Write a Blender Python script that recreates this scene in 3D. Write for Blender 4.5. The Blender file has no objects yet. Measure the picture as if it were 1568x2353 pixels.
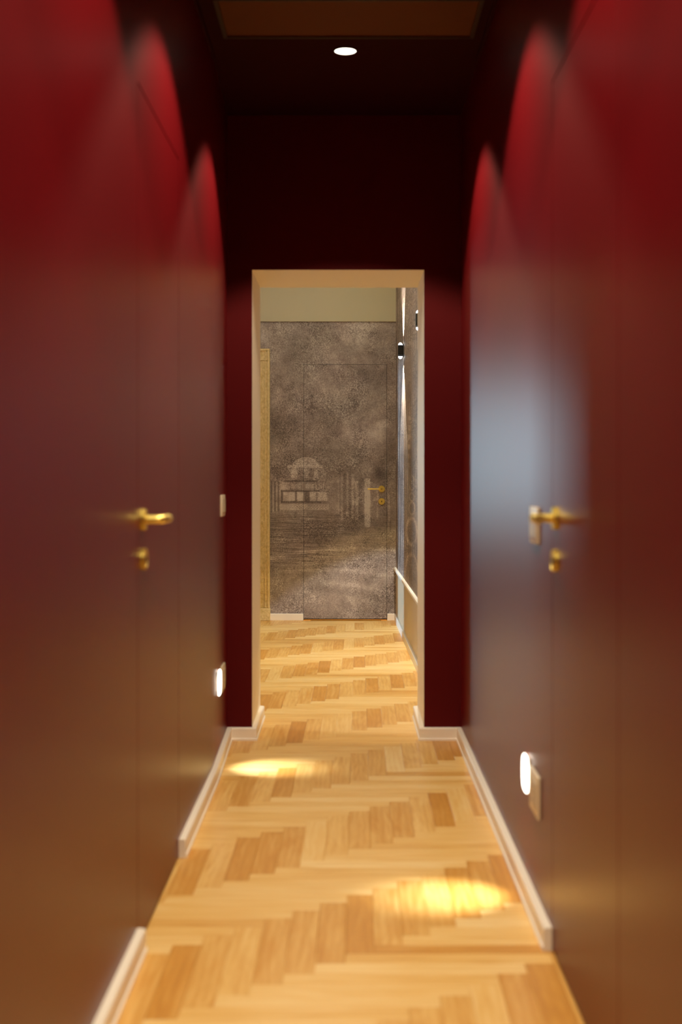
import bpy, bmesh, math, random
from mathutils import Vector, Matrix

# ------------------------------------------------------------------ camera, world, lights, exposure
H = 1.2                 # eye height
F = 3130.0              # focal length in pixels of the 1568 x 2353 frame
VX, VY = 800.0, 1096.0  # vanishing point of the corridor
sc = bpy.context.scene
col = sc.collection

def YD(d):              # depth of a floor line lying d pixels under the horizon
    return F * H / d
def XP(px, Y):
    return (px - VX) / F * Y
def ZP(py, Y):
    return H - (py - VY) / F * Y

Y_END = YD(604.0)       # face of the corridor's end wall
Y_JAMB = YD(552.0)      # room side of the thick doorway
Y_FAR = YD(329.0)       # mural wall
LX, RX = -0.533, 0.517  # corridor walls
CEIL = 2.85
ROOM_CEIL = 3.3
RW0, RWS = 0.402, 0.0115  # room right wall: X at the far wall, slope towards the viewer
def RWX(Y):
    return RW0 + (Y_FAR - Y) * RWS
ROOM_L = -2.3

cam = bpy.data.cameras.new('camera')
cam.sensor_fit = 'VERTICAL'
cam.sensor_height = 36.0
cam.sensor_width = 24.0
cam.lens = F / 2353 * 36.0
cam.shift_x = -(VX - 784) / 2353
cam.shift_y = -(1176.5 - VY) / 2353
cam.clip_start = 0.05
cam.dof.use_dof = True
cam.dof.focus_distance = Y_FAR - 0.4
cam.dof.aperture_fstop = 2.4
co = bpy.data.objects.new('camera', cam)
col.objects.link(co)
co.location = (0, 0, H)
co.rotation_euler = (math.radians(90), 0, 0)
sc.camera = co

w = bpy.data.worlds.new('world')
sc.world = w
w.use_nodes = True
w.node_tree.nodes['Background'].inputs[0].default_value = (0.45, 0.62, 0.85, 1)
w.node_tree.nodes['Background'].inputs[1].default_value = 0.35

def light(name, kind, loc, power, color, rot=(0, 0, 0), **kw):
    l = bpy.data.lights.new(name, kind)
    l.energy = power
    l.color = color
    for k, v in kw.items():
        setattr(l, k, v)
    o = bpy.data.objects.new(name, l)
    col.objects.link(o)
    o.location = loc
    o.rotation_euler = rot
    return o

def aim(o, target):
    d = Vector(target) - o.location
    o.rotation_euler = d.to_track_quat('-Z', 'Y').to_euler()

WARM = (1.0, 0.84, 0.61)
ROOMWARM = (1.0, 0.96, 0.90)
COOL = (0.55, 0.76, 1.0)
WY0, WY1 = 10.10, 11.12      # French window in the room's left wall
light('room_fill', 'AREA', (-0.5, 9.2, ROOM_CEIL - 0.06), 14, ROOMWARM, shape='RECTANGLE', size=0.9, size_y=3.0)  # added soft fill light for the far room, no fixture behind it
AX0, AX1, AY1 = -4.2, -0.45, 15.6      # small room beyond the open cased doorway, with a window facing the corridor
dw = light('daylight_window', 'AREA', (-2.95, AY1 - 0.02, 1.45), 58, (0.58, 0.86, 1.0), rot=(math.radians(-90), 0, 0), shape='RECTANGLE', size=0.75, size_y=1.5)
s = light('low_daylight', 'SUN', (-6, 10.3, 3), 2.7, (0.42, 0.70, 1.0), angle=math.radians(4))
aim(s, (-6 + 1, 10.3 + 0.0, 3 - 0.10))

DOWN_Y = [5.27, 3.93, 2.59, 1.25, -0.1]
DOWN_POWER = 102.0

vs = sc.view_settings
vs.view_transform = 'Standard'
vs.look = 'None'
vs.gamma = 1.0
vs.use_curve_mapping = False
vs.exposure = 0.0
sc.cycles.use_denoising = True
sc.cycles.max_bounces = 10
sc.cycles.diffuse_bounces = 6
sc.cycles.glossy_bounces = 5
sc.cycles.sample_clamp_indirect = 6.0

# ------------------------------------------------------------------ materials
def lin(c):
    return tuple((v / 12.92 if v <= 0.04045 else ((v + 0.055) / 1.055) ** 2.4) for v in (x / 255 for x in c)) + (1,)

def new_mat(name):
    m = bpy.data.materials.new(name)
    m.use_nodes = True
    nt = m.node_tree
    return m, nt, nt.nodes['Principled BSDF']

def simple(name, rgb, rough=0.5, metal=0.0, spec=0.5, bump=0.0, bscale=60, stretch=(1, 1, 1), var=0.0, emit=None, estr=0):
    m, nt, b = new_mat(name)
    b.inputs['Base Color'].default_value = lin(rgb)
    b.inputs['Roughness'].default_value = rough
    b.inputs['Metallic'].default_value = metal
    b.inputs['Specular IOR Level'].default_value = spec
    if bump or var:
        tc = nt.nodes.new('ShaderNodeTexCoord')
        mp = nt.nodes.new('ShaderNodeMapping')
        mp.inputs['Scale'].default_value = stretch
        nz = nt.nodes.new('ShaderNodeTexNoise')
        nz.inputs['Scale'].default_value = bscale
        nz.inputs['Detail'].default_value = 5
        nt.links.new(tc.outputs['Object'], mp.inputs[0])
        nt.links.new(mp.outputs[0], nz.inputs['Vector'])
        if bump:
            bp = nt.nodes.new('ShaderNodeBump')
            bp.inputs['Strength'].default_value = bump
            bp.inputs['Distance'].default_value = 0.002
            nt.links.new(nz.outputs['Fac'], bp.inputs['Height'])
            nt.links.new(bp.outputs[0], b.inputs['Normal'])
        if var:
            mr = nt.nodes.new('ShaderNodeMapRange')
            mr.inputs['To Min'].default_value = 1 - var
            mr.inputs['To Max'].default_value = 1 + var
            hs = nt.nodes.new('ShaderNodeHueSaturation')
            hs.inputs['Color'].default_value = lin(rgb)
            nt.links.new(nz.outputs['Fac'], mr.inputs['Value'])
            nt.links.new(mr.outputs[0], hs.inputs['Value'])
            nt.links.new(hs.outputs[0], b.inputs['Base Color'])
    if emit:
        b.inputs['Emission Color'].default_value = tuple(emit) + (1,)
        b.inputs['Emission Strength'].default_value = estr
    return m

RED = simple('red_paint', (100, 7, 14), rough=0.36, spec=0.29, bump=0.10, bscale=14, stretch=(1, 1, 0.12))
RED_END = simple('red_matt_shaded', (86, 5, 9), rough=0.6, spec=0.15, bump=0.08, bscale=40)  # matt finish; darker than the side walls, end wall's shade put into the colour
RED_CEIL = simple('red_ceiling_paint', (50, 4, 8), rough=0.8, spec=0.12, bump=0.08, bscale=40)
CREAM = simple('cream_paint', (202, 196, 168), rough=0.6, spec=0.3, bump=0.06, bscale=90)
JAMB = simple('jamb_cream_paint', (250, 242, 224), rough=0.5, spec=0.4, bump=0.04, bscale=60)
BEIGE = simple('beige_wainscot_paint', (206, 190, 160), rough=0.5, spec=0.4, bump=0.08, bscale=70)
SKIRT = simple('skirting_gloss', (248, 240, 226), rough=0.35, spec=0.5, bump=0.04, bscale=30)
BRASS = simple('brass', (250, 226, 128), rough=0.38, metal=1.0, bump=0.05, bscale=200, stretch=(1, 1, 8))
BRASS_DARK = simple('brass_ring', (240, 214, 112), rough=0.35, metal=1.0, bump=0.05, bscale=200)
BLACK = simple('black_metal', (18, 17, 16), rough=0.45, bump=0.04, bscale=120)
VOID = simple('dark_gap', (14, 5, 5), rough=0.9, bump=0.02)
PLASTIC = simple('beige_plastic', (226, 212, 184), rough=0.35, bump=0.02, bscale=150)
PLASTIC_D = simple('beige_plastic_insert', (200, 186, 158), rough=0.4, bump=0.02, bscale=150)
GRILLE = simple('bronze_grille', (104, 56, 20), rough=0.6, spec=0.2, metal=0.0, bump=0.04, bscale=150)
GRILLE_F = simple('dark_grille_frame', (52, 22, 16), rough=0.5, bump=0.04, bscale=90)
SUBFLOOR = simple('subfloor', (70, 44, 20), rough=0.8, bump=0.05)
NIGHT = simple('night_light_lens', (250, 245, 230), rough=0.3, bump=0.01, emit=(1, 0.93, 0.80), estr=5.0)
LENS = simple('downlight_lens', (250, 245, 230), rough=0.3, bump=0.01, emit=(1, 0.90, 0.74), estr=6.0)
SCONCE_GLASS = simple('sconce_glass', (250, 250, 250), rough=0.2, bump=0.01, emit=(0.93, 0.97, 1.0), estr=6.0)
COPPER = simple('copper_threshold', (240, 160, 60), rough=0.45, metal=0.2, bump=0.03)
WHITE_FRAME = simple('window_frame_paint', (235, 232, 224), rough=0.4, bump=0.03)

def make_casing_mat():
    m, nt, b = new_mat('aged_carved_casing')
    tc = nt.nodes.new('ShaderNodeTexCoord')
    mp = nt.nodes.new('ShaderNodeMapping'); mp.inputs['Scale'].default_value = (1, 1, 0.8)
    n1 = nt.nodes.new('ShaderNodeTexNoise'); n1.inputs['Scale'].default_value = 55; n1.inputs['Detail'].default_value = 9
    n1.inputs['Distortion'].default_value = 0.4
    cr = nt.nodes.new('ShaderNodeValToRGB')
    cr.color_ramp.elements[0].position = 0.3; cr.color_ramp.elements[0].color = lin((206, 180, 118))
    cr.color_ramp.elements[1].position = 0.68; cr.color_ramp.elements[1].color = lin((236, 214, 160))
    bp = nt.nodes.new('ShaderNodeBump'); bp.inputs['Strength'].default_value = 0.35; bp.inputs['Distance'].default_value = 0.004
    nt.links.new(tc.outputs['Object'], mp.inputs[0]); nt.links.new(mp.outputs[0], n1.inputs['Vector'])
    nt.links.new(n1.outputs['Fac'], cr.inputs[0]); nt.links.new(cr.outputs[0], b.inputs['Base Color'])
    nt.links.new(n1.outputs['Fac'], bp.inputs['Height']); nt.links.new(bp.outputs[0], b.inputs['Normal'])
    b.inputs['Roughness'].default_value = 0.5
    return m
CASING = make_casing_mat()

def make_oak():
    m, nt, b = new_mat('oak_parquet')
    N = nt.nodes.new; L = nt.links.new
    uv = N('ShaderNodeUVMap'); uv.uv_map = 'plank'
    at = N('ShaderNodeAttribute'); at.attribute_name = 'tone'
    mp = N('ShaderNodeMapping'); mp.inputs['Scale'].default_value = (2.0, 15, 1)
    n1 = N('ShaderNodeTexNoise'); n1.inputs['Scale'].default_value = 1.0; n1.inputs['Detail'].default_value = 6
    n1.inputs['Distortion'].default_value = 2.2
    mp2 = N('ShaderNodeMapping'); mp2.inputs['Scale'].default_value = (8, 260, 1)
    n2 = N('ShaderNodeTexNoise'); n2.inputs['Scale'].default_value = 1.0; n2.inputs['Detail'].default_value = 3
    wv = N('ShaderNodeTexWave'); wv.inputs['Scale'].default_value = 1.0; wv.inputs['Distortion'].default_value = 7
    wv.inputs['Detail'].default_value = 3; wv.bands_direction = 'Y'
    mp3 = N('ShaderNodeMapping'); mp3.inputs['Scale'].default_value = (2.4, 14, 1)
    for q in (mp, mp2, mp3):
        L(uv.outputs[0], q.inputs[0])
    L(mp.outputs[0], n1.inputs['Vector']); L(mp2.outputs[0], n2.inputs['Vector']); L(mp3.outputs[0], wv.inputs['Vector'])
    def math_(op, a, bb):
        q = N('ShaderNodeMath'); q.operation = op
        for i, v in enumerate((a, bb)):
            if isinstance(v, (int, float)): q.inputs[i].default_value = v
            else: L(v, q.inputs[i])
        return q.outputs[0]
    g = math_('MULTIPLY', math_('SUBTRACT', n1.outputs['Fac'], 0.5), 0.60)
    g = math_('ADD', g, math_('MULTIPLY', math_('SUBTRACT', n2.outputs['Fac'], 0.5), 0.22))
    g = math_('ADD', g, math_('MULTIPLY', math_('SUBTRACT', wv.outputs['Fac'], 0.5), 0.09))
    g = math_('ADD', g, at.outputs['Fac'])
    cr = N('ShaderNodeValToRGB')
    e = cr.color_ramp.elements
    e[0].position = 0.0; e[0].color = lin((184, 124, 46))
    e[1].position = 1.0; e[1].color = lin((246, 216, 154))
    x = cr.color_ramp.elements.new(0.35); x.color = lin((208, 150, 66))
    x = cr.color_ramp.elements.new(0.65); x.color = lin((232, 188, 110))
    L(g, cr.inputs[0]); L(cr.outputs[0], b.inputs['Base Color'])
    bp = N('ShaderNodeBump'); bp.inputs['Strength'].default_value = 0.08; bp.inputs['Distance'].default_value = 0.001
    L(n2.outputs['Fac'], bp.inputs['Height']); L(bp.outputs[0], b.inputs['Normal'])
    b.inputs['Roughness'].default_value = 0.34
    b.inputs['Specular IOR Level'].default_value = 0.45
    return m
OAK = make_oak()

def make_mural(name, along_y=False):
    m, nt, b = new_mat(name)
    N = nt.nodes.new; L = nt.links.new
    tc = N('ShaderNodeTexCoord')
    at = N('ShaderNodeAttribute'); at.attribute_name = 'motif'
    def noise(scale, detail, rough=0.55, dist=0.0, off=(0, 0, 0), stretch=(1, 1, 1)):
        mp = N('ShaderNodeMapping'); mp.inputs['Location'].default_value = off; mp.inputs['Scale'].default_value = stretch
        n = N('ShaderNodeTexNoise'); n.inputs['Scale'].default_value = scale; n.inputs['Detail'].default_value = detail
        n.inputs['Roughness'].default_value = rough; n.inputs['Distortion'].default_value = dist
        L(tc.outputs['Object'], mp.inputs[0]); L(mp.outputs[0], n.inputs['Vector'])
        return n.outputs['Fac']
    def M(op, a, bb):
        q = N('ShaderNodeMath'); q.operation = op
        for i, v in enumerate((a, bb)):
            if isinstance(v, (int, float)): q.inputs[i].default_value = v
            else: L(v, q.inputs[i])
        return q.outputs[0]
    st = (1, 0.12, 1) if along_y else (1, 1, 1)
    big = noise(1.9, 4, 0.6, 0.6, (3, 0, 1), st)
    mid = noise(8, 9, 0.72, 0.4, (1, 0, 5), st)
    fine = noise(105, 5, 0.75, 0.0, (0, 0, 0), st)
    patch = noise(4.2, 5, 0.7, 0.3, (7, 2, 2), st)
    mask = N('ShaderNodeMapRange'); mask.inputs['From Min'].default_value = 0.42; mask.inputs['From Max'].default_value = 0.62
    L(patch, mask.inputs['Value'])
    v = M('MULTIPLY', M('SUBTRACT', big, 0.5), 1.0)
    v = M('ADD', v, M('MULTIPLY', M('SUBTRACT', mid, 0.5), 1.1))
    sp = M('MULTIPLY', M('SUBTRACT', fine, 0.5), M('ADD', M('MULTIPLY', mask.outputs[0], 2.7), 1.15))
    v = M('ADD', v, sp)
    wear = N('ShaderNodeMapRange'); wear.inputs['From Min'].default_value = 0.30; wear.inputs['From Max'].default_value = 0.60
    wear.inputs['To Min'].default_value = 0.55; wear.inputs['To Max'].default_value = 1.0
    L(mid, wear.inputs['Value'])
    v = M('ADD', v, M('MULTIPLY', M('MULTIPLY', at.outputs['Fac'], 1.6), wear.outputs[0]))
    v = M('ADD', v, 0.46)
    cr = N('ShaderNodeValToRGB'); e = cr.color_ramp.elements
    e[0].position = 0.0; e[0].color = lin((101, 89, 86))
    e[1].position = 1.0; e[1].color = lin((218, 210, 204))
    x = e.new(0.45); x.color = lin((155, 142, 137))
    x = e.new(0.62); x.color = lin((175, 161, 156))
    L(v, cr.inputs[0])
    hue = noise(2.6, 3, 0.5, 0, (11, 4, 9), st)
    mx = N('ShaderNodeMix'); mx.data_type = 'RGBA'; mx.blend_type = 'MULTIPLY'
    mr = N('ShaderNodeMapRange'); mr.inputs['From Min'].default_value = 0.4; mr.inputs['From Max'].default_value = 0.65
    mr.inputs['To Max'].default_value = 0.5
    L(hue, mr.inputs['Value']); L(mr.outputs[0], mx.inputs['Factor'])
    L(cr.outputs[0], mx.inputs['A']); mx.inputs['B'].default_value = (0.86, 0.93, 0.88, 1)
    if along_y:
        m2 = N('ShaderNodeMix'); m2.data_type = 'RGBA'; m2.blend_type = 'MULTIPLY'; m2.inputs['Factor'].default_value = 1.0
        L(mx.outputs['Result'], m2.inputs['A']); m2.inputs['B'].default_value = (0.95, 0.88, 0.80, 1)
        L(m2.outputs['Result'], b.inputs['Base Color'])
    else:
        L(mx.outputs['Result'], b.inputs['Base Color'])
    b.inputs['Roughness'].default_value = 0.55
    b.inputs['Specular IOR Level'].default_value = 0.3
    return m
MURAL = make_mural('mural_wallpaper')
MURAL_R = make_mural('mural_wallpaper_side', True)

# ------------------------------------------------------------------ mesh helpers
def link(name, bm, mats, parent=None, smooth=False):
    me = bpy.data.meshes.new(name)
    bmesh.ops.recalc_face_normals(bm, faces=bm.faces)
    bm.to_mesh(me)
    bm.free()
    if not isinstance(mats, (list, tuple)):
        mats = [mats]
    for m in mats:
        me.materials.append(m)
    if smooth:
        for p in me.polygons:
            p.use_smooth = True
        me.set_sharp_from_angle(angle=math.radians(35))
    o = bpy.data.objects.new(name, me)
    col.objects.link(o)
    if parent:
        o.parent = parent
    return o

def tag(o, label=None, cat=None, group=None, kind=None):
    if label: o['label'] = label
    if cat: o['category'] = cat
    if group: o['group'] = group
    if kind: o['kind'] = kind
    return o

def empty(name, loc, rot=(0, 0, 0)):
    o = bpy.data.objects.new(name, None)
    col.objects.link(o)
    o.location = loc
    o.rotation_euler = rot
    o.empty_display_size = 0.05
    return o

def box(bm, x0, x1, y0, y1, z0, z1, mi=0):
    vs_ = [bm.verts.new(p) for p in ((x0, y0, z0), (x1, y0, z0), (x1, y1, z0), (x0, y1, z0),
                                     (x0, y0, z1), (x1, y0, z1), (x1, y1, z1), (x0, y1, z1))]
    fs = []
    for q in ((0, 3, 2, 1), (4, 5, 6, 7), (0, 1, 5, 4), (1, 2, 6, 5), (2, 3, 7, 6), (3, 0, 4, 7)):
        f = bm.faces.new([vs_[i] for i in q]); f.material_index = mi; fs.append(f)
    return vs_, fs

def prism(bm, pts, z0, z1):
    a = [bm.verts.new((x, y, z0)) for x, y in pts]
    b = [bm.verts.new((x, y, z1)) for x, y in pts]
    n = len(pts)
    bm.faces.new(a[::-1]); bm.faces.new(b)
    for i in range(n):
        bm.faces.new((a[i], a[(i + 1) % n], b[(i + 1) % n], b[i]))

def rbox(x0, x1, y0, y1, z0, z1, bev=0.003, seg=2):
    bm = bmesh.new()
    box(bm, x0, x1, y0, y1, z0, z1)
    bmesh.ops.bevel(bm, geom=bm.edges[:], offset=bev, segments=seg, profile=0.6, affect='EDGES')
    return bm

def lathe(bm, prof, M=Matrix(), n=32, cap=True):
    """profile: (radius, height) list around local Z"""
    rings = []
    for r, h in prof:
        rings.append([bm.verts.new(M @ Vector((r * math.cos(2 * math.pi * i / n), r * math.sin(2 * math.pi * i / n), h))) for i in range(n)])
    for a, b in zip(rings, rings[1:]):
        for i in range(n):
            bm.faces.new((a[i], a[(i + 1) % n], b[(i + 1) % n], b[i]))
    if cap:
        bm.faces.new(rings[0][::-1]); bm.faces.new(rings[-1])

def sweep(bm, path, prof, side):
    """sweep profile (offset from wall, z) along a 2D path with mitred corners; side=+1: offset to the left of travel"""
    n = len(path)
    dirs = [(Vector(path[i + 1]) - Vector(path[i])).normalized() for i in range(n - 1)]
    rings = []
    for i in range(n):
        if i == 0: nn = Vector((-dirs[0].y, dirs[0].x)); k = 1
        elif i == n - 1: nn = Vector((-dirs[-1].y, dirs[-1].x)); k = 1
        else:
            a = Vector((-dirs[i - 1].y, dirs[i - 1].x)); b = Vector((-dirs[i].y, dirs[i].x))
            nn = (a + b).normalized(); k = 1 / max(0.2, nn.dot(a))
        rings.append([bm.verts.new((path[i][0] + nn.x * o * k * side, path[i][1] + nn.y * o * k * side, z)) for o, z in prof])
    m = len(prof)
    for a, b in zip(rings, rings[1:]):
        for i in range(m):
            bm.faces.new((a[i], a[(i + 1) % m], b[(i + 1) % m], b[i]))
    bm.faces.new(rings[0][::-1]); bm.faces.new(rings[-1])

SK = [(0, 0), (0.026, 0), (0.026, 0.009), (0.0215, 0.012), (0.0215, 0.053), (0.019, 0.0575), (0.013, 0.0585), (0, 0.0585)]

# ------------------------------------------------------------------ floor: parquet planks laid in herringbone
random.seed(11)
WX = 0.0738
TAB = [(-40, 0.000470), (-17, 0.00087627), (-14, 0.00093032), (0, 0.0011882), (13, 0.0014353), (26, 0.0016964), (29, 0.0017578),
       (44, 0.0020610), (56, 0.0023057), (68, 0.0025407), (81, 0.0028043), (110, 0.003390)]
def U2Y(u):
    if u <= TAB[1][0]:
        return F * H * (TAB[1][1] + (u - TAB[1][0]) * 1.85e-5)
    for (a, va), (b, vb) in zip(TAB, TAB[1:]):
        if u <= b:
            return F * H * (va + (vb - va) * (u - a) / (b - a))
    return F * H * TAB[-1][1]
X00, Y00, TH = 0.0751, F * H * 0.0011882, 0.0080
def C2X(c, Y):
    return X00 + c * WX + TH * (Y - Y00)

def clip(poly, axis, val, keep_less):
    out = []
    for i in range(len(poly)):
        p, q = poly[i], poly[(i + 1) % len(poly)]
        ip = (p[axis] <= val) == keep_less or p[axis] == val
        iq = (q[axis] <= val) == keep_less or q[axis] == val
        if ip: out.append(p)
        if ip != iq:
            t = (val - p[axis]) / (q[axis] - p[axis])
            out.append(tuple(p[j] + t * (q[j] - p[j]) for j in range(4)))
    return out

def plank_geo(c0, c1, u0, u1, vertical):
    """-> list of outlines (x, y, s, t) where s,t are along/across grain coordinates"""
    ye, yw = (u0 + u1) / 2, 0
    n = 3 if vertical else 1
    left, right = [], []
    for i in range(n + 1):
        u = u0 + (u1 - u0) * i / n
        Y = U2Y(u)
        l, r = C2X(c0, Y), C2X(c1, Y)
        if vertical:
            left.append((l, Y, (u - u0) * WX, 0.0)); right.append((r, Y, (u - u0) * WX, WX))
        else:
            left.append((l, Y, 0.0, (u - u0) * WX)); right.append((r, Y, (c1 - c0) * WX, (u - u0) * WX))
    poly = left[:1] + right + left[:0:-1]
    return poly

def add_plank(bm, poly, tone, uvo, uvl, tl, dz):
    cx = sum(p[0] for p in poly) / len(poly); cy = sum(p[1] for p in poly) / len(poly)
    g, ch = 0.00015, 0.0007
    def shrink(p, d):
        vx, vy = p[0] - cx, p[1] - cy
        return (p[0] - math.copysign(min(d, abs(vx)), vx), p[1] - math.copysign(min(d, abs(vy)), vy))
    bot = [bm.verts.new((*shrink(p, g), -0.010)) for p in poly]
    mid = [bm.verts.new((*shrink(p, g), -0.0009 + dz)) for p in poly]
    top = [bm.verts.new((*shrink(p, g + ch), dz)) for p in poly]
    n = len(poly)
    def setf(f, idx):
        for l, i in zip(f.loops, idx):
            l[uvl].uv = (poly[i][2] + uvo[0], poly[i][3] + uvo[1])
        f[tl] = tone
    setf(bm.faces.new(top), range(n))
    for i in range(n):
        j = (i + 1) % n
        setf(bm.faces.new((mid[i], mid[j], top[j], top[i])), (i, j, j, i))
        setf(bm.faces.new((bot[i], bot[j], mid[j], mid[i])), (i, j, j, i))

planks = []
Yn, Yf = -1.6, Y_FAR
def region(Y):
    if Y < Y_END: return LX - 0.05, RX + 0.04
    return ROOM_L - 0.02, 0.49
for u in range(-75, 92):
    for c in range(-40, 16):
        cand = []
        if (c - u) % 14 == 0:      # foot of a plank laid along the corridor
            cand.append((c, c + 1, u, u + 7, True))
        if (c - u - 1) % 14 == 0:  # left end of a plank laid across
            cand.append((c, c + 7, u, u + 1, False))
        for c0, c1, u0, u1, ver in cand:
            yc = U2Y((u0 + u1) / 2)
            if U2Y(u1) < Yn or U2Y(u0) > Yf: continue
            xa, xb = region(yc)
            poly = plank_geo(c0, c1, u0, u1, ver)
            for ax, val, less in ((0, xa, False), (0, xb, True), (1, Yn, False), (1, Yf, True)):
                if poly: poly = clip(poly, ax, val, less)
            if len(poly) < 3: continue
            area = 0
            for i in range(len(poly)):
                p, q = poly[i], poly[(i + 1) % len(poly)]
                area += p[0] * q[1] - q[0] * p[1]
            if abs(area) / 2 < 0.0015: continue
            tone = (0.49 if ver else 0.69) + random.gauss(0, 0.10 if ver else 0.07)  # planks laid across painted lighter, in place of the grain's directional sheen
            if random.random() < 0.07: tone -= 0.16
            cx = sum(p[0] for p in poly) / len(poly)
            cy = sum(p[1] for p in poly) / len(poly)
            # visibility: inside the corridor, the doorway or the part of the room seen through it
            if cy < 2.75: vis = 0
            elif cy < Y_END: vis = 1 if LX - .03 < cx < RX + .03 else 0
            elif cy < Y_JAMB: vis = 1 if -0.50 < cx < 0.40 else 0
            else: vis = 1 if -0.085 * cy < cx < 0.45 else 0
            planks.append((vis * abs(area) / cy ** 3, poly, tone, (random.uniform(0, 50), random.uniform(0, 50)), random.uniform(-0.0002, 0.0)))
planks.sort(key=lambda p: -p[0])

def plank_mesh(items, name, parent, stuff=False):
    bm = bmesh.new()
    uvl = bm.loops.layers.uv.new('plank'); tl = bm.faces.layers.float.new('tone')
    for sz, poly, tone, uvo, dz in items:
        add_plank(bm, poly, max(0.05, min(0.98, tone)), uvo, uvl, tl, dz)
    o = link(name, bm, OAK, parent)
    if stuff: o['kind'] = 'stuff'
    return o

bm = bmesh.new()
box(bm, LX - 0.2, RX + 0.2, -1.75, Y_END, -0.10, -0.010)
box(bm, ROOM_L - 0.2, 0.62, Y_END, Y_FAR + 0.2, -0.10, -0.010)
floor = tag(link('floor', bm, SUBFLOOR), 'oak herringbone parquet floor running down the corridor into the far room', kind='structure')
for p in planks[:300]:
    plank_mesh([p], 'parquet_plank', floor)
plank_mesh(planks[300:], 'parquet_remainder', floor, True)

# ------------------------------------------------------------------ corridor shell
D1a, D1b = YD(1088.0), YD(877.0)       # left door
D2b = YD(1091.0); D2a = D2b - 0.84     # right door
DTOP = 2.197
G = 0.005
Y_KINK = YD(702.0)
LXE = -0.552

def wall_side(sgn, xw, yd0, yd1, pts_far):
    """wall along the corridor with an opening for a flush door"""
    bm = bmesh.new()
    xo = xw + sgn * 0.14
    prism(bm, [(xw, -1.6), (xo, -1.6), (xo, yd0 - G), (xw, yd0 - G)], 0, CEIL)
    prism(bm, [(xw, yd0 - G), (xo, yd0 - G), (xo, yd1 + G), (xw, yd1 + G)], DTOP + G, CEIL)
    prism(bm, [(xw, yd1 + G), (xo, yd1 + G), (xo, Y_END)] + pts_far, 0, CEIL)
    return bm
wl = tag(link('wall_left', wall_side(-1, LX, D1a, D1b, [(LXE, Y_END), (LX, Y_KINK)]), RED),
         'dark red painted wall along the left of the corridor', kind='structure')
wr = tag(link('wall_right', wall_side(1, RX, D2a, D2b, [(RX, Y_END)]), RED),
         'dark red painted wall along the right of the corridor', kind='structure')
bm = bmesh.new()
box(bm, LX - 0.10, LX - 0.075, D1a - 0.1, D1b + 0.1, 0, DTOP + 0.1)
tag(link('trim_1', bm, VOID, wl), None)
bm = bmesh.new()
box(bm, RX + 0.075, RX + 0.10, D2a - 0.1, D2b + 0.1, 0, DTOP + 0.1)
tag(link('trim_2', bm, VOID, wr), None)

JL, JR = XP(579.5, Y_END), XP(975, Y_END)
LINT = ZP(620, Y_END)
bm = bmesh.new()
WL2, WR2 = ROOM_L - 0.14, 0.62
box(bm, WL2, JL, Y_END, Y_JAMB, 0, ROOM_CEIL)
box(bm, JR, WR2, Y_END, Y_JAMB, 0, ROOM_CEIL)
box(bm, JL, JR, Y_END, Y_JAMB, LINT, ROOM_CEIL)
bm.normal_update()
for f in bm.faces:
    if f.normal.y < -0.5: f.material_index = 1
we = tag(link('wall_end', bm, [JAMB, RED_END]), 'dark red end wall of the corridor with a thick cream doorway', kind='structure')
bm = bmesh.new(); box(bm, LX - 0.2, RX + 0.2, -1.75, -1.6, 0, CEIL)
tag(link('wall_rear', bm, RED), 'dark red wall closing the corridor behind the viewer', kind='structure')
# ceiling with the opening for the air grille and the recessed lamps
GY1, GY0 = F * (CEIL - H) / 1013.0, F * (CEIL - H) / 1097.0
GX0, GX1 = XP(521, GY1), XP(1082, GY1)
bm = bmesh.new()
box(bm, LX - 0.2, RX + 0.2, -1.75, GY0, CEIL, CEIL + 0.12)
box(bm, LX - 0.2, RX + 0.2, GY1, Y_END, CEIL, CEIL + 0.12)
box(bm, LX - 0.2, GX0, GY0, GY1, CEIL, CEIL + 0.12)
box(bm, GX1, RX + 0.2, GY0, GY1, CEIL, CEIL + 0.12)
box(bm, GX0, GX1, GY0, GY1, CEIL + 0.08, CEIL + 0.12)
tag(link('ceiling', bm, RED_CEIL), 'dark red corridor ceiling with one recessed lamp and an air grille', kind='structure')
# shallow shadow-gap strips where ceiling meets side walls
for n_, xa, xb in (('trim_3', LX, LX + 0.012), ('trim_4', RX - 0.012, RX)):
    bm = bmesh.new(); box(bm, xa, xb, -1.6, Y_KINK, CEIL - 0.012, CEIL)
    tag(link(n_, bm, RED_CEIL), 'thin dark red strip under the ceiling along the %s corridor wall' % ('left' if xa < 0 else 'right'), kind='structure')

# ------------------------------------------------------------------ far room shell, mural
MTOP = ZP(739, Y_FAR)
FDL, FDR = XP(698.5, Y_FAR), XP(889, Y_FAR)
FDT = ZP(838, Y_FAR)

def sstep(a, b, x):
    t = max(0.0, min(1.0, (x - a) / (b - a))) if a != b else float(x > a)
    return t * t * (3 - 2 * t)
def rect(px, py, x0, x1, y0, y1, s=1.2):
    return sstep(x0 - s, x0 + s, px) * (1 - sstep(x1 - s, x1 + s, px)) * sstep(y0 - s, y0 + s, py) * (1 - sstep(y1 - s, y1 + s, py))

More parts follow.
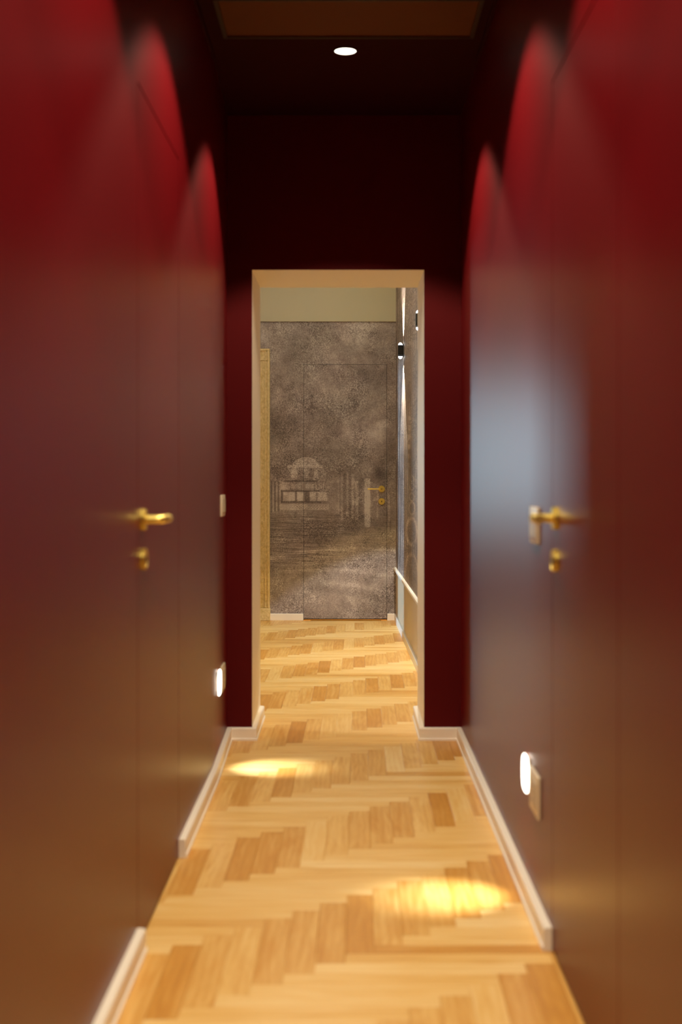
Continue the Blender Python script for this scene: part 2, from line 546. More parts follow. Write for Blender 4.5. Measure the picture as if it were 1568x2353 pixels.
def motif(x, z):
    """faded print on the far wall; drawn in wall units of 1/276 m"""
    px = x / Y_FAR * F + VX
    py = VY - (z - H) / Y_FAR * F
    if py < 1030: 
        v = 0.0
        # tree crowns
        for cx, cy, rx, ry, a in ((860, 865, 40, 22, -.16), (820, 1000, 50, 30, .10), (870, 985, 28, 45, .12), (660, 900, 45, 60, .10), (640, 990, 40, 40, -.12), (830, 760, 70, 60, .14), (690, 780, 50, 40, -.07), (900, 1000, 14, 60, -.12)):
            d = ((px - cx) / rx) ** 2 + ((py - cy) / ry) ** 2
            v += a * math.exp(-d)
        return v
    v = -0.03
    # pavilion with a dome
    if ((px - 703) / 31) ** 2 + ((py - 1074) / 24) ** 2 < 1 and py < 1070: v += 0.28
    v += 0.30 * rect(px, py, 660, 742, 1069, 1076)
    if 1077 < py < 1104 and 654 < px < 748:
        v += 0.06
        for a, b in ((670, 684), (698, 710), (722, 732)):
            v += 0.20 * rect(px, py, a, b, 1078, 1098)
        for a, b in ((654, 669), (684, 698), (711, 719)):
            if a <= px <= b:
                c = (a + b) / 2
                v += 0.30 * math.sin((py - 1.9 * abs(px - c)) * 1.55) - 0.08
    v -= 0.28 * rect(px, py, 652, 730, 1104, 1107.5, 0.8)
    v += 0.12 * rect(px, py, 646, 745, 1108, 1126)
    for a, b in ((666, 695), (700, 724), (729, 742)):
        e_ = rect(px, py, a, b, 1109, 1125, .6) - rect(px, py, a + 2, b - 2, 1111, 1123, .6)
        v -= 0.22 * e_
        if a + 4 < px < b - 4 and 1113 < py < 1121: v += 0.14 * math.sin(px * 1.5 + py * 1.2)
    v -= 0.30 * rect(px, py, 645, 735, 1126.5, 1129.5, 0.8)
    for a, b in ((651, 678), (683, 698), (713, 726), (730, 752)):
        v += 0.25 * rect(px, py, a, b, 1131, 1151, .8)
    for a, b in ((646, 650), (679, 682), (700, 711)):
        v -= 0.25 * rect(px, py, a, b, 1129, 1153, .8)
    v -= 0.25 * rect(px, py, 646, 740, 1152, 1156, 0.8)
    v += 0.20 * rect(px, py, 645, 756, 1158, 1172, 0.8)
    if 1162 < py < 1169 and 672 < px < 752: v += 0.14 * (1 if math.sin(px * 0.95) * math.sin(py * 1.3) > 0 else -1)
    # columns on both sides
    if px < 645 and 1105 < py < 1178 - (px - 621) * .2:
        v += 0.18 * math.sin((px - 618) * 0.78) - 0.05
    for a, b, t, bt, s in ((776, 780, 1090, 1180, .12), (784, 788, 1085, 1195, .16), (797, 801, 1085, 1188, .18), (808, 814, 1090, 1192, .20), (816, 824, 1105, 1195, .22),
                           (838, 851, 1100, 1211, .30), (866, 870, 1120, 1190, .12), (893, 896, 1150, 1222, .18)):
        v += s * rect(px, py, a, b, t, bt, 1.6)
    for a, b, t, bt, s in ((789, 795, 1090, 1195, .10), (802, 807, 1090, 1190, .14), (825, 836, 1100, 1200, .12), (893, 899, 1197, 1222, .34), (855, 890, 1190, 1235, .08)):
        v -= 0.45 * s * rect(px, py, a, b, t, bt, 1.6)
    # dark scrub above the columns
    for cx, cy, rx, ry, a in ((873, 1088, 14, 18, -.30), (790, 1088, 28, 12, -.16), (635, 1085, 22, 14, -.18), (845, 1080, 12, 10, .16), (855, 1150, 30, 35, .10)):
        v += a * math.exp(-((px - cx) / rx) ** 2 - ((py - cy) / ry) ** 2)
    # street in long strokes
    if py > 1174:
        k = sstep(1174, 1186, py) * (1 - sstep(1290, 1330, py))
        fx = 1 - sstep(700, 850, px) * 0.75
        s = math.sin(py * 0.95 + math.sin(px * 0.05 + py * 0.21) * 1.6) + 0.6 * math.sin(py * 0.43 + px * 0.012 + 1.0)
        s2 = math.sin(py * 2.3 + math.sin(px * 0.11) * 1.3 + math.sin(px * 0.023 + py * 0.5) * 2.5)
        v += k * fx * (0.075 * s + 0.085 * s2) - 0.08 * k * fx
    # broad curved tracks
    for y0, a, b, wd, s in ((1268, 0.0, -0.35, 5, .14), (1385, 0, 0, 0, 0), (1310, .0, -.12, 4, .10)):
        if wd:
            yc = y0 + b * (px - 700) * 0.4 + 0.0006 * (px - 700) ** 2
            v += s * math.exp(-((py - yc) / wd) ** 2)
    yc = 1347 + 0.00095 * max(0, px - 740) ** 2
    if px > 735: v += 0.13 * math.exp(-((py - yc + 7) / 7) ** 2) - 0.06 * math.exp(-((py - yc - 12) / 9) ** 2)
    v -= 0.14 * math.exp(-((px - 650) / 60) ** 2 - ((py - 1315) / 12) ** 2)
    v -= 0.10 * math.exp(-((px - 660) / 50) ** 2 - ((py - 1215) / 18) ** 2)
    return v

def motif_side(Y, z):
    px = VX + RWX(Y) / Y * F
    py = VY - (z - H) / Y * F
    v = 0.0
    for cx, cy, rx, ry in ((947, 1100, 4, 7), (947, 1118, 5, 8), (947, 1142, 5, 9), (947, 1168, 6.5, 14), (946, 1221, 12, 30)):
        d = math.sqrt(((px - cx) / rx) ** 2 + ((py - cy) / ry) ** 2)
        v += 0.32 * math.exp(-((d - 1) / 0.16) ** 2)
    d = math.sqrt(((px - 946) / 15) ** 2 + ((py - 1325) / 52) ** 2)
    if py < 1335: v += 0.30 * math.exp(-((d - 1) / 0.10) ** 2)
    v += 0.12 * math.sin(px * 1.35 + math.sin(py * 0.02) * 2) * (1 - 0.5 * sstep(930, 945, px))
    v -= 0.20 * math.exp(-((px - 945) / 7) ** 2) * sstep(1000, 1060, py)
    for k in range(7):
        v += 0.25 * rect(px, py, 938, 944, 955 + k * 22, 966 + k * 22, 1.0) * (1 - sstep(1075, 1085, py))
    for x0_ in (916, 922): v -= 0.16 * math.exp(-((px - x0_ - (1180 - py) * 0.02) / 1.5) ** 2) * (1 - sstep(1290, 1310, py))
    return v

def grid_panel(bm, ml, p0, pu, pv, nu, nv, back, fn):
    """front grid spanned by pu, pv from p0, with a returned edge of depth 'back' (vector)"""
    p0, pu, pv, back = Vector(p0), Vector(pu), Vector(pv), Vector(back)
    V = [[bm.verts.new(p0 + pu * (i / nu) + pv * (j / nv)) for j in range(nv + 1)] for i in range(nu + 1)]
    for r in V:
        for v in r: v[ml] = fn(v.co)
    for i in range(nu):
        for j in range(nv):
            bm.faces.new((V[i][j], V[i + 1][j], V[i + 1][j + 1], V[i][j + 1]))
    ring = [V[i][0] for i in range(nu)] + [V[nu][j] for j in range(nv)] + [V[i][nv] for i in range(nu, 0, -1)] + [V[0][j] for j in range(nv, 0, -1)]
    bk = [bm.verts.new(v.co + back) for v in ring]
    n = len(ring)
    for i in range(n):
        j = (i + 1) % n
        bm.faces.new((ring[i], bk[i], bk[j], ring[j]))
    bm.faces.new(bk)

XFL = ROOM_L
PX1 = XP(621, Y_FAR); PX0 = PX1 - 0.16
PT = ZP(802, Y_FAR)
LXC = PX0 - 1.30
OPT = PT - 0.15
def mural_panel(bm, ml, x0, x1, z0, z1, res=0.0045):
    grid_panel(bm, ml, (x0, Y_FAR, z0), (x1 - x0, 0, 0), (0, 0, z1 - z0), max(1, int((x1 - x0) / res)), max(1, int((z1 - z0) / res)),
               (0, 0.03, 0), lambda c: motif(c.x, c.z))
bm = bmesh.new(); ml = bm.verts.layers.float.new('motif')
g = 0.0024
mural_panel(bm, ml, PX0, FDL - g, 0, MTOP)
mural_panel(bm, ml, FDR + g, RW0 + 0.004, 0, MTOP)
mural_panel(bm, ml, FDL - g, FDR + g, FDT + g, MTOP)
mural_panel(bm, ml, XFL, LXC, 0, MTOP, 0.05)
mural_panel(bm, ml, LXC, PX0, OPT, MTOP, 0.009)
for f in bm.faces: f.material_index = 0
box(bm, PX0, RW0 + 0.25, Y_FAR + 0.03, Y_FAR + 0.2, 0, MTOP, 1)
box(bm, XFL - 0.14, LXC, Y_FAR + 0.03, Y_FAR + 0.2, 0, MTOP, 1)
box(bm, LXC, PX0, Y_FAR + 0.03, Y_FAR + 0.2, OPT, MTOP, 1)
box(bm, XFL - 0.14, RW0 + 0.25, Y_FAR - 0.004, Y_FAR + 0.2, MTOP, ROOM_CEIL, 2)
wf = tag(link('wall_room_far', bm, [MURAL, VOID, CREAM]), 'far wall with a weathered grey brown printed mural under a cream band', kind='structure')
bm = bmesh.new()
box(bm, XFL, RW0, Y_FAR - 0.016, Y_FAR - 0.0041, MTOP, MTOP + 0.010)
tag(link('trim_5', bm, CREAM), 'thin cream moulding between the mural and the cream band', kind='structure')

bm = bmesh.new(); ml = bm.verts.layers.float.new('motif')
grid_panel(bm, ml, (FDL, Y_FAR, 0.012), (FDR - FDL, 0, 0), (0, 0, FDT - 0.012), int((FDR - FDL) / 0.0045), int(FDT / 0.0045), (0, 0.028, 0), lambda c: motif(c.x, c.z))
door3 = tag(link('door_3', bm, MURAL), 'flush door papered over with the mural in the far wall', kind='structure')
bm = bmesh.new(); box(bm, FDL, FDR, Y_FAR - 0.018, Y_FAR + 0.027, 0, 0.006)
tag(link('trim_6', bm, COPPER), 'copper threshold strip under the papered door', kind='structure')

# right wall of the room
def RN():
    d = Vector((-RWS, 1, 0)).normalized()
    return d
RAILZ = 0.432
bm = bmesh.new(); ml = bm.verts.layers.float.new('motif')
ys = Y_JAMB
# photo-side mural above the rail
p0 = Vector((RWX(ys), ys, RAILZ)); pe = Vector((RWX(Y_FAR), Y_FAR, RAILZ))
grid_panel(bm, ml, p0, pe - p0, (0, 0, ROOM_CEIL - RAILZ), 150, 420, (0.03, 0, 0), lambda c: motif_side(c.y, c.z))
n_before = len(bm.faces)
bm.faces.ensure_lookup_table()
for f in bm.faces: f.material_index = 0
k0 = len(bm.verts)
prism(bm, [(RWX(ys), ys), (RWX(ys) + 0.03, ys), (RWX(Y_FAR) + 0.03, Y_FAR), (RWX(Y_FAR), Y_FAR)], 0, RAILZ)
prism(bm, [(RWX(ys) + 0.031, ys), (0.62, ys), (0.62, Y_FAR), (RWX(Y_FAR) + 0.031, Y_FAR)], 0, ROOM_CEIL)
bm.faces.ensure_lookup_table()
for f in bm.faces[n_before:]: f.material_index = 1
tag(link('wall_room_right', bm, [MURAL_R, BEIGE]), 'right wall of the far room with mural above a beige dado', kind='structure')
bm = bmesh.new()
sweep(bm, [(RWX(ys), ys), (RWX(Y_FAR), Y_FAR)], [(0, RAILZ - 0.016), (0.012, RAILZ - 0.016), (0.018, RAILZ - 0.010), (0.018, RAILZ + 0.006), (0.012, RAILZ + 0.012), (0, RAILZ + 0.012)], 1)
tag(link('trim_7', bm, SKIRT), 'cream dado rail sloping away along the right wall of the far room', kind='structure')

# left wall of the room with the French window
bm = bmesh.new()
WT = 2.45
box(bm, ROOM_L - 0.14, ROOM_L, Y_JAMB, WY0, 0, ROOM_CEIL)
box(bm, ROOM_L - 0.14, ROOM_L, WY1, Y_FAR, 0, ROOM_CEIL)
box(bm, ROOM_L - 0.14, ROOM_L, WY0, WY1, WT, ROOM_CEIL)
box(bm, ROOM_L - 0.14, ROOM_L, WY0, WY1, 0, 0.12)
tag(link('wall_room_left', bm, CREAM), 'cream left wall of the far room holding the window', kind='structure')
bm = bmesh.new()
xa, xb = ROOM_L - 0.10, ROOM_L - 0.05
for a, b, c, d in ((WY0, WY0 + .05, .12, WT), (WY1 - .05, WY1, .12, WT), (WY0, WY1, .12, .18), (WY0, WY1, WT - .06, WT)):
    box(bm, xa, xb, a, b, c, d)
win = tag(link('window_1', bm, WHITE_FRAME), 'tall white window in the left wall of the far room', kind='structure')
bm = bmesh.new(); box(bm, ROOM_L - 0.14, ROOM_L + 0.02, WY0 - 0.03, WY1 + 0.03, 0.10, 0.12)
link('window_sill', bm, WHITE_FRAME, win)
bm = bmesh.new(); box(bm, ROOM_L - 0.14, 0.62, Y_JAMB, Y_FAR + 0.2, ROOM_CEIL, ROOM_CEIL + 0.1)
tag(link('ceiling_room', bm, CREAM), 'cream ceiling of the far room', kind='structure')

# ------------------------------------------------------------------ baseboards
def board(name, path, side, label, prof=SK):
    bm = bmesh.new(); sweep(bm, path, prof, side)
    return tag(link(name, bm, SKIRT), label, kind='structure')
board('baseboard_left', [(LX, -1.6), (LX, D1a - 0.006)], -1, 'cream skirting on the left wall nearest the viewer, ending at the red door')
board('baseboard_left', [(LX, D1b + 0.006), (LX, Y_KINK), (LXE + 0.0005, Y_END), (JL, Y_END), (JL, Y_JAMB - 0.01)], -1,
      'cream skirting beyond the left door turning round the doorway jamb')
board('baseboard_right', [(RX, D2b + 0.006), (RX, Y_END), (JR, Y_END), (JR, Y_JAMB - 0.01)], 1,
      'cream skirting along the right wall turning round the doorway jamb')
board('baseboard_right', [(RX, -1.6), (RX, D2a - 0.006)], 1, 'cream skirting on the right wall beside the viewer')
FS = [(0, 0), (0.016, 0), (0.016, 0.052), (0.013, 0.055), (0, 0.055)]
board('baseboard_far', [(XP(621.5, Y_FAR), Y_FAR), (FDL - 0.004, Y_FAR)], -1, 'short cream skirting left of the papered door', FS)
board('baseboard_far', [(FDR + 0.005, Y_FAR), (RW0 - 0.001, Y_FAR)], -1, 'very short cream skirting right of the papered door', FS)
board('baseboard_room_right', [(RWX(Y_JAMB), Y_JAMB), (RWX(Y_FAR), Y_FAR - 0.017)], 1, 'cream skirting along the right wall of the far room',
      [(0, 0), (0.014, 0), (0.014, 0.05), (0.009, 0.056), (0, 0.056)])
board('baseboard_room_left', [(ROOM_L, Y_JAMB), (ROOM_L, Y_FAR)], -1, 'cream skirting along the left wall of the far room', FS)

# ------------------------------------------------------------------ carved casing left of the mural
cas = empty('door_4', (PX0 + 0.08, Y_FAR, 0))
tag(cas, 'cream doorway with carved casing at the left of the far wall', kind='structure')
def add_part(name, bm, mat, parent, label=None, smooth=False):
    o = link(name, bm, mat, parent, smooth)
    o.matrix_parent_inverse = parent.matrix_world.inverted() if False else Matrix.Translation(-Vector(parent.location)) if parent.rotation_euler[:] == (0, 0, 0) else (Matrix.Translation(parent.location) @ parent.rotation_euler.to_matrix().to_4x4()).inverted()
    if label: o['label'] = label
    return o
bm = rbox(PX0, PX1, Y_FAR - 0.045, Y_FAR - 0.0005, 0.105, PT, 0.006, 3)
add_part('casing_leg', bm, CASING, cas, smooth=True)
bm = rbox(PX0 - 0.004, PX1 + 0.003, Y_FAR - 0.052, Y_FAR - 0.0005, 0.0, 0.105, 0.004, 2)
add_part('casing_plinth', bm, CASING, cas)
def ridge(x, w_, z0, z1, d=0.009):
    return rbox(x - w_ / 2, x + w_ / 2, Y_FAR - 0.045 - d, Y_FAR - 0.0445, z0, z1, 0.0022, 2)
for x, w_ in ((PX1 - 0.012, 0.014), (PX1 - 0.040, 0.007), (PX1 - 0.085, 0.006), (PX0 + 0.02, 0.014)):
    add_part('casing_moulding', ridge(x, w_, 0.11, PT - 0.01), CASING, cas, smooth=True)
add_part('casing_moulding', rbox(PX0, PX1 - 0.006, Y_FAR - 0.053, Y_FAR - 0.0445, PT - 0.10, PT - 0.092, 0.002, 2), CASING, cas)
add_part('casing_moulding', rbox(PX0, PX1, Y_FAR - 0.056, Y_FAR - 0.0445, PT - 0.018, PT - 0.004, 0.003, 2), CASING, cas)
# carved vine running down the panel, rosettes near the foot
bm = bmesh.new()
xc = PX1 - 0.062
prev = None
for i in range(241):
    t = i / 240
    z = PT - 0.12 - t * (PT - 0.30)
    x = xc + 0.008 * math.sin(t * 60) * (1 if i % 2 else 1)
    r = 0.0022
    ring = [bm.verts.new((x + r * math.cos(a), Y_FAR - 0.0455 - r * abs(math.sin(a)), z)) for a in (0, math.pi / 3, 2 * math.pi / 3, math.pi)]
    if prev:
        for k in range(3): bm.faces.new((prev[k], prev[k + 1], ring[k + 1], ring[k]))
    prev = ring
add_part('carved_vine', bm, CASING, cas)
for zc in (0.24, 0.33, 0.42, 0.62, 0.82, 1.02):
    bm = bmesh.new()
    Mx = Matrix.Translation((xc, Y_FAR - 0.0445, zc)) @ Matrix.Rotation(math.radians(90), 4, 'X')
    lathe(bm, [(0.016, 0), (0.016, 0.003), (0.011, 0.006), (0.009, 0.003), (0.005, 0.003), (0.004, 0.008), (0.001, 0.009)], Mx, 16)
    add_part('rosette', bm, CASING, cas, smooth=True)
add_part('casing_leg', rbox(LXC - 0.16, LXC, Y_FAR - 0.045, Y_FAR - 0.0005, 0.0, PT, 0.006, 3), CASING, cas)
add_part('casing_head', rbox(LXC, PX0, Y_FAR - 0.045, Y_FAR - 0.0005, PT - 0.16, PT, 0.006, 3), CASING, cas)
add_part('jamb_lining', rbox(PX0 - 0.012, PX0, Y_FAR, Y_FAR + 0.2, 0.0, OPT, 0.002, 1), CREAM, cas)
add_part('jamb_lining', rbox(LXC, LXC + 0.012, Y_FAR, Y_FAR + 0.2, 0.0, OPT, 0.002, 1), CREAM, cas)
# side room seen by light only: shell and window
bm = bmesh.new(); box(bm, AX0, AX1, Y_FAR + 0.2, AY1, -0.1, 0)
tag(link('floor_side_room', bm, SUBFLOOR), 'floor of the side room beyond the cased doorway', kind='structure')
bm = bmesh.new(); box(bm, AX0, AX1, Y_FAR + 0.2, AY1, 2.8, 2.9)
tag(link('ceiling_side_room', bm, CREAM), 'ceiling of the side room beyond the cased doorway', kind='structure')
bm = bmesh.new(); box(bm, AX0 - 0.1, AX0, Y_FAR + 0.2, AY1, 0, 2.9); box(bm, AX0, ROOM_L - 0.14, Y_FAR + 0.1, Y_FAR + 0.2, 0, 2.9)
tag(link('wall_side_room_left', bm, CREAM), 'left wall of the side room beyond the cased doorway', kind='structure')
bm = bmesh.new(); box(bm, AX1, AX1 + 0.1, Y_FAR + 0.2, AY1, 0, 2.9)
tag(link('wall_side_room_right', bm, CREAM), 'right wall of the side room beyond the cased doorway', kind='structure')
bm = bmesh.new()
wx0, wx1, wz0, wz1 = -3.34, -2.56, 0.68, 2.22
box(bm, AX0, wx0, AY1, AY1 + 0.1, 0, 2.9); box(bm, wx1, AX1, AY1, AY1 + 0.1, 0, 2.9)
box(bm, wx0, wx1, AY1, AY1 + 0.1, 0, wz0); box(bm, wx0, wx1, AY1, AY1 + 0.1, wz1, 2.9)
tag(link('wall_side_room_far', bm, CREAM), 'window wall of the side room beyond the cased doorway', kind='structure')
bm = bmesh.new()
for a, b, c, d in ((wx0, wx0 + .04, wz0, wz1), (wx1 - .04, wx1, wz0, wz1), (wx0, wx1, wz0, wz0 + .04), (wx0, wx1, wz1 - .04, wz1)):
    box(bm, a, b, AY1 + 0.02, AY1 + 0.07, c, d)
tag(link('window_2', bm, WHITE_FRAME), 'white window of the side room beyond the cased doorway', kind='structure')

# ------------------------------------------------------------------ flush red doors with brass furniture
def door_leaf(name, xw, sgn, y0, y1, label):
    bm = bmesh.new()
    box(bm, min(xw, xw + sgn * 0.044), max(xw, xw + sgn * 0.044), y0, y1, 0.006, DTOP)
    bmesh.ops.bevel(bm, geom=[e for e in bm.edges], offset=0.0012, segments=1, affect='EDGES')
    o = link(name, bm, RED)
    return tag(o, label, kind='structure')
door1 = door_leaf('door_1', LX, -1, D1a, D1b, 'flush dark red door in the left wall with a brass lever')
door2 = door_leaf('door_2', RX, 1, D2a, D2b, 'flush dark red door in the right wall with a brass lever')

def tube(bm, pts, r, n=16, squash=1.0):
    prev = None
    for i, p in enumerate(pts):
        p = Vector(p)
        d = (Vector(pts[min(i + 1, len(pts) - 1)]) - Vector(pts[max(i - 1, 0)])).normalized()
        up = Vector((0, 0, 1)); s_ = d.cross(up).normalized(); u_ = s_.cross(d)
        ring = [bm.verts.new(p + s_ * r * math.cos(2 * math.pi * k / n) + u_ * r * squash * math.sin(2 * math.pi * k / n)) for k in range(n)]
        if prev:
            for k in range(n): bm.faces.new((prev[k], prev[(k + 1) % n], ring[(k + 1) % n], ring[k]))
        else: bm.faces.new(ring[::-1])
        prev = ring
    bm.faces.new(prev)

def furniture(parent, pos, nrm, along, zk, rose_t=0.012, neck=0.058, reach=0.115, bar=0.0125):
    """lever set: pos on the door face, nrm away from the door, along towards the hinges"""
    pos, nrm, along = Vector(pos), Vector(nrm), Vector(along)
    q = nrm.to_track_quat('Z', 'Y').to_matrix().to_4x4()
    R = 0.0275
    bm = bmesh.new()
    lathe(bm, [(R, 0.0005), (R, rose_t - 0.002), (R - 0.002, rose_t), (0.012, rose_t), (0.012, rose_t + 0.004)], Matrix.Translation(pos) @ q, 40)
    rose = link('handle_rose', bm, BRASS_DARK, parent, True)
    bm = bmesh.new()
    pts = [pos + nrm * (rose_t + 0.001), pos + nrm * (neck - 0.016)]
    for k in range(1, 7):
        a = k / 6 * math.pi / 2
        pts.append(pos + nrm * (neck - 0.016 + 0.016 * math.sin(a)) + along * (0.016 * (1 - math.cos(a))))
    pts.append(pos + nrm * neck + along * reach)
    tube(bm, pts, bar, 16, 0.9)
    link('lever', bm, BRASS, parent, True)
    kp = pos.copy(); kp.z = zk
    bm = bmesh.new()
    lathe(bm, [(R, 0.0005), (R, rose_t - 0.002), (R - 0.002, rose_t), (R - 0.006, rose_t), (R - 0.0065, rose_t - 0.0012), (0.011, rose_t - 0.0012)], Matrix.Translation(kp) @ q, 40)
    esc = link('escutcheon', bm, BRASS_DARK, parent, True)
    bm = bmesh.new()
    side = nrm.cross(Vector((0, 0, 1)))
    base = kp + nrm * (rose_t - 0.001)
    tri = [base + side * (0.0032 * math.cos(a)) + Vector((0, 0, 0.004 + 0.0032 * math.sin(a))) for a in [i * math.pi / 6 for i in range(-1, 8)]]
    tri += [base + side * -0.0018 + Vector((0, 0, -0.0085)), base + side * 0.0018 + Vector((0, 0, -0.0085))]
    a_ = [bm.verts.new(p) for p in tri]; b_ = [bm.verts.new(p + nrm * 0.0012) for p in tri]
    bm.faces.new(b_)
    for i in range(len(a_)):
        j = (i + 1) % len(a_); bm.faces.new((a_[i], a_[j], b_[j], b_[i]))
    link('keyhole', bm, BLACK, esc)

furniture(door1, (LX, D1a + 0.07, 1.090), (1, 0, 0), (0, 1, 0), 0.988, neck=0.053)
furniture(door2, (RX, D2b - 0.07, 1.098), (-1, 0, 0), (0, -1, 0), 0.993)
furniture(door3, (XP(877.5, Y_FAR), Y_FAR, ZP(1123.5, Y_FAR)), (0, -1, 0), (-1, 0, 0), ZP(1152.2, Y_FAR), neck=0.045, bar=0.0062, reach=0.118)

# ------------------------------------------------------------------ wall plates, switches, night lights
def plate_empty(name, side, Y, z, label, cat):
    x = (LX - max(0, Y - Y_KINK) / (Y_END - Y_KINK) * (LX - LXE)) if side < 0 else RX
    o = empty(name, (x, Y, z), (0, 0, 0 if side < 0 else math.pi))
    return tag(o, label, cat)

def local_part(name, bm, mat, parent, smooth=False, label=None):
    o = link(name, bm, mat, parent, smooth)
    if label: o['label'] = label
    return o

def switch(side, Y, z, w_, h_, label, n):
    o = plate_empty('wall_switch', side, Y, z, label, 'switch')
    local_part('plate', rbox(0.0003, 0.009, -w_ / 2, w_ / 2, -h_ / 2, h_ / 2, 0.003, 3), PLASTIC, o, True)
    ww = (w_ - 0.026) / n
    for i in range(n):
        a = -w_ / 2 + 0.013 + ww * i
        local_part('rocker', rbox(0.0088, 0.0118, a + 0.0006, a + ww - 0.0006, -h_ / 2 + 0.017, h_ / 2 - 0.017, 0.0012, 2), PLASTIC_D, o)
    return o

def socket(side, Y, z, w_, h_, label):
    o = plate_empty('wall_socket', side, Y, z, label, 'socket')
    local_part('plate', rbox(0.0003, 0.010, -w_ / 2, w_ / 2, -h_ / 2, h_ / 2, 0.004, 3), PLASTIC, o, True)
    ins = local_part('socket_insert', rbox(0.0095, 0.0125, -w_ / 2 + 0.018, w_ / 2 - 0.018, -h_ / 2 + 0.022, h_ / 2 - 0.022, 0.001, 1), PLASTIC_D, o)
    for dz in (-0.019, 0.0, 0.019):
        bm = bmesh.new()
        lathe(bm, [(0.0028, 0), (0.0028, 0.0006)], Matrix.Translation((0.0125, 0, dz)) @ Matrix.Rotation(math.radians(90), 4, 'Y'), 12)
        local_part('pin_hole', bm, BLACK, ins)
    return o

def night_light(side, Y, z, label):
    o = plate_empty('night_light', side, Y, z, label, 'lamp')
    # frame plate
    local_part('plate', rbox(0.0003, 0.0065, -0.053, 0.053, -0.048, 0.048, 0.003, 3), PLASTIC, o, True)
    bm = bmesh.new()
    # rounded cushion lens
    n = 40
    def ring(k, x):
        out = []
        for q in range(n):
            a = 2 * math.pi * q / n
            c, s_ = math.cos(a), math.sin(a)
            out.append(bm.verts.new((x, k * 0.056 * math.copysign(abs(c) ** 0.62, c), k * 0.053 * math.copysign(abs(s_) ** 0.62, s_))))
        return out
    rs = [ring(1.0, 0.0065), ring(1.0, 0.0095), ring(0.97, 0.0115), ring(0.90, 0.0128), ring(0.6, 0.0135)]
    for a, b in zip(rs, rs[1:]):
        for q in range(n): bm.faces.new((a[q], a[(q + 1) % n], b[(q + 1) % n], b[q]))
    bm.faces.new(rs[0][::-1]); bm.faces.new(rs[-1])
    local_part('lens', bm, NIGHT, o, True, 'glowing warm white lens')
    sx = o.location.x - side * 0.028
    l = light('night_light_beam', 'SPOT', (sx, Y, z - 0.02), 21, (0.88, 0.94, 1.0), spot_size=math.radians(60), spot_blend=1.0, shadow_soft_size=0.015)
    aim(l, (sx - side * 0.19, Y, 0))
    return o

switch(-1, 5.86, 1.077, 0.15, 0.092, 'small cream light switch on the left wall near the corner', 3)
switch(1, 3.735, 1.068, 0.15, 0.10, 'cream light switch on the right wall behind the brass lever', 3)
socket(-1, 5.86, 0.338, 0.15, 0.112, 'beige socket behind the lit plate low on the left wall')
night_light(-1, 5.62, 0.352, 'glowing night light low on the left wall near the doorway')
night_light(1, 3.90, 0.352, 'glowing night light low on the right wall above the skirting')
socket(1, 3.725, 0.338, 0.165, 0.115, 'beige socket beside the night light low on the right wall')

# ------------------------------------------------------------------ recessed downlights
for i, y in enumerate(DOWN_Y):
    lab = ['round recessed ceiling lamp glowing between the doorway and the air grille',
           'recessed ceiling lamp above the left door, next back from the air grille',
           'recessed ceiling lamp above the right door',
           'recessed ceiling lamp just ahead of the viewer overhead',
           'recessed ceiling lamp straight over the viewer'][i]
    o = tag(empty('downlight', (-0.01, y, CEIL)), lab, 'lamp', 'recessed corridor lamps')
    bm = bmesh.new()
    lathe(bm, [(0.050, -0.0002), (0.050, -0.003), (0.043, -0.005), (0.041, -0.0045), (0.041, -0.0012)], Matrix(), 40, cap=False)
    local_part('ring', bm, RED_CEIL, o, True)
    bm = bmesh.new()
    lathe(bm, [(0.0408, -0.0012), (0.0408, -0.0020)], Matrix(), 40)
    local_part('lens', bm, LENS, o)
    light('downlight_beam', 'SPOT', (-0.01, y, CEIL - 0.012), DOWN_POWER, WARM, spot_size=math.radians(112), spot_blend=0.22, shadow_soft_size=0.03)

# ------------------------------------------------------------------ air grille in the ceiling
gr = tag(empty('air_grille', (0, (GY0 + GY1) / 2, CEIL)), 'long bronze slatted air grille set in the dark ceiling', 'vent')
gw, gh = (GX1 - GX0) / 2, (GY1 - GY0) / 2
gx = (GX0 + GX1) / 2
bm = bmesh.new()
ft = 0.012
for a, b, c, d in ((-gw - ft, gw + ft, -gh - ft, -gh + .002), (-gw - ft, gw + ft, gh - .002, gh + ft), (-gw - ft, -gw + .002, -gh, gh), (gw - .002, gw + ft, -gh, gh)):
    box(bm, gx + a, gx + b, c, d, -0.006, -0.0003)
local_part('frame', bm, GRILLE_F, gr)
NS = 24
pitch = 2 * gh / NS
bm0 = bmesh.new()
box(bm0, -gw + 0.003, gw - 0.003, -pitch * 0.36, pitch * 0.36, 0.0, 0.004)
bmesh.ops.rotate(bm0, verts=bm0.verts, cent=(0, 0, 0), matrix=Matrix.Rotation(math.radians(-12), 3, 'X'))
s0 = local_part('slat', bm0, GRILLE, gr)
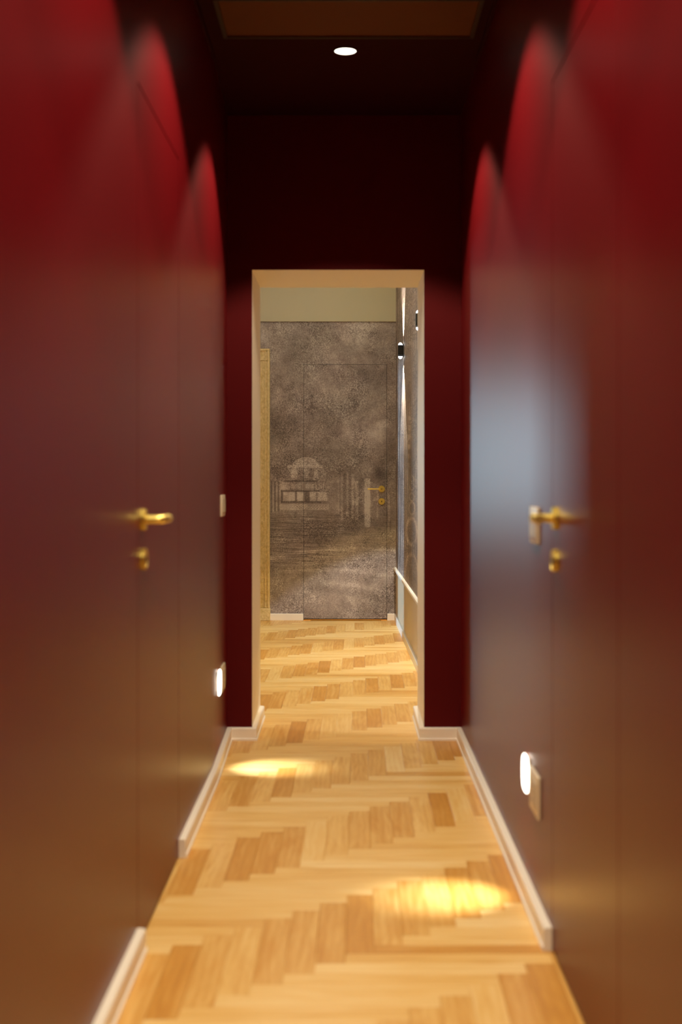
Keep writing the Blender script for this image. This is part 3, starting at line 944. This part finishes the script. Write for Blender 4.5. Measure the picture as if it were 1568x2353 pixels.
s0.location = (gx, -gh + pitch * 0.5, 0.001)
for i in range(1, NS):
    c_ = s0.copy(); col.objects.link(c_); c_.parent = gr
    c_.location = (gx, -gh + pitch * (i + 0.5), 0.001)

# ------------------------------------------------------------------ wall sconces in the far room
def sconce(Y, z, label):
    x = RWX(Y)
    o = tag(empty('wall_sconce', (x, Y, z)), label, 'lamp', None)
    P = 0.042
    local_part('back_plate', rbox(-0.006, -0.0003, -0.030, 0.030, -0.050, 0.050, 0.001, 1), BLACK, o)
    bm = bmesh.new()
    box(bm, -P, -0.006, -0.036, 0.036, -0.034, 0.034)
    bmesh.ops.bevel(bm, geom=bm.edges[:], offset=0.002, segments=2, affect='EDGES')
    local_part('body', bm, BLACK, o, True)
    for s_ in (1, -1):
        bm = bmesh.new()
        lathe(bm, [(0.0165, 0), (0.0165, 0.008)], Matrix.Translation((-0.024, 0, s_ * (0.034 if s_ > 0 else 0.042))), 24)
        col_ = local_part('collar', bm, BLACK, o, True)
        bm = bmesh.new()
        prof = [(0.0155, 0.0)] + [(0.0155 * math.cos(a), 0.002 + 0.017 * math.sin(a)) for a in [k * math.pi / 16 for k in range(0, 8)]] + [(0.001, 0.0195)]
        lathe(bm, prof, Matrix.Translation((-0.024, 0, s_ * 0.042)) @ Matrix.Scale(s_, 4, (0, 0, 1)), 24)
        local_part('glass_bulb', bm, SCONCE_GLASS, o, True, 'glowing glass tip')
        for nm, pw, hs, cl in (('sconce_beam', 82, 40.5, (0.86, 0.94, 1.0)), ('sconce_beam_rim', 54, 44.5, (1.0, 0.72, 0.28))):
            l = light(nm, 'SPOT', (x - 0.040, Y, z + s_ * 0.078), pw, cl, spot_size=math.radians(2 * hs), spot_blend=0.10, shadow_soft_size=0.012)
            aim(l, (x - 0.040, Y, z + s_ * 2))
    return o
SY1, SY2 = 10.19, 8.02
sconce(SY1, ZP(806, SY1), 'black up-and-down sconce farther along the right wall, beside its bright streak')
sconce(SY2, ZP(736, SY2), 'black up-and-down sconce half hidden by the right jamb of the doorway')
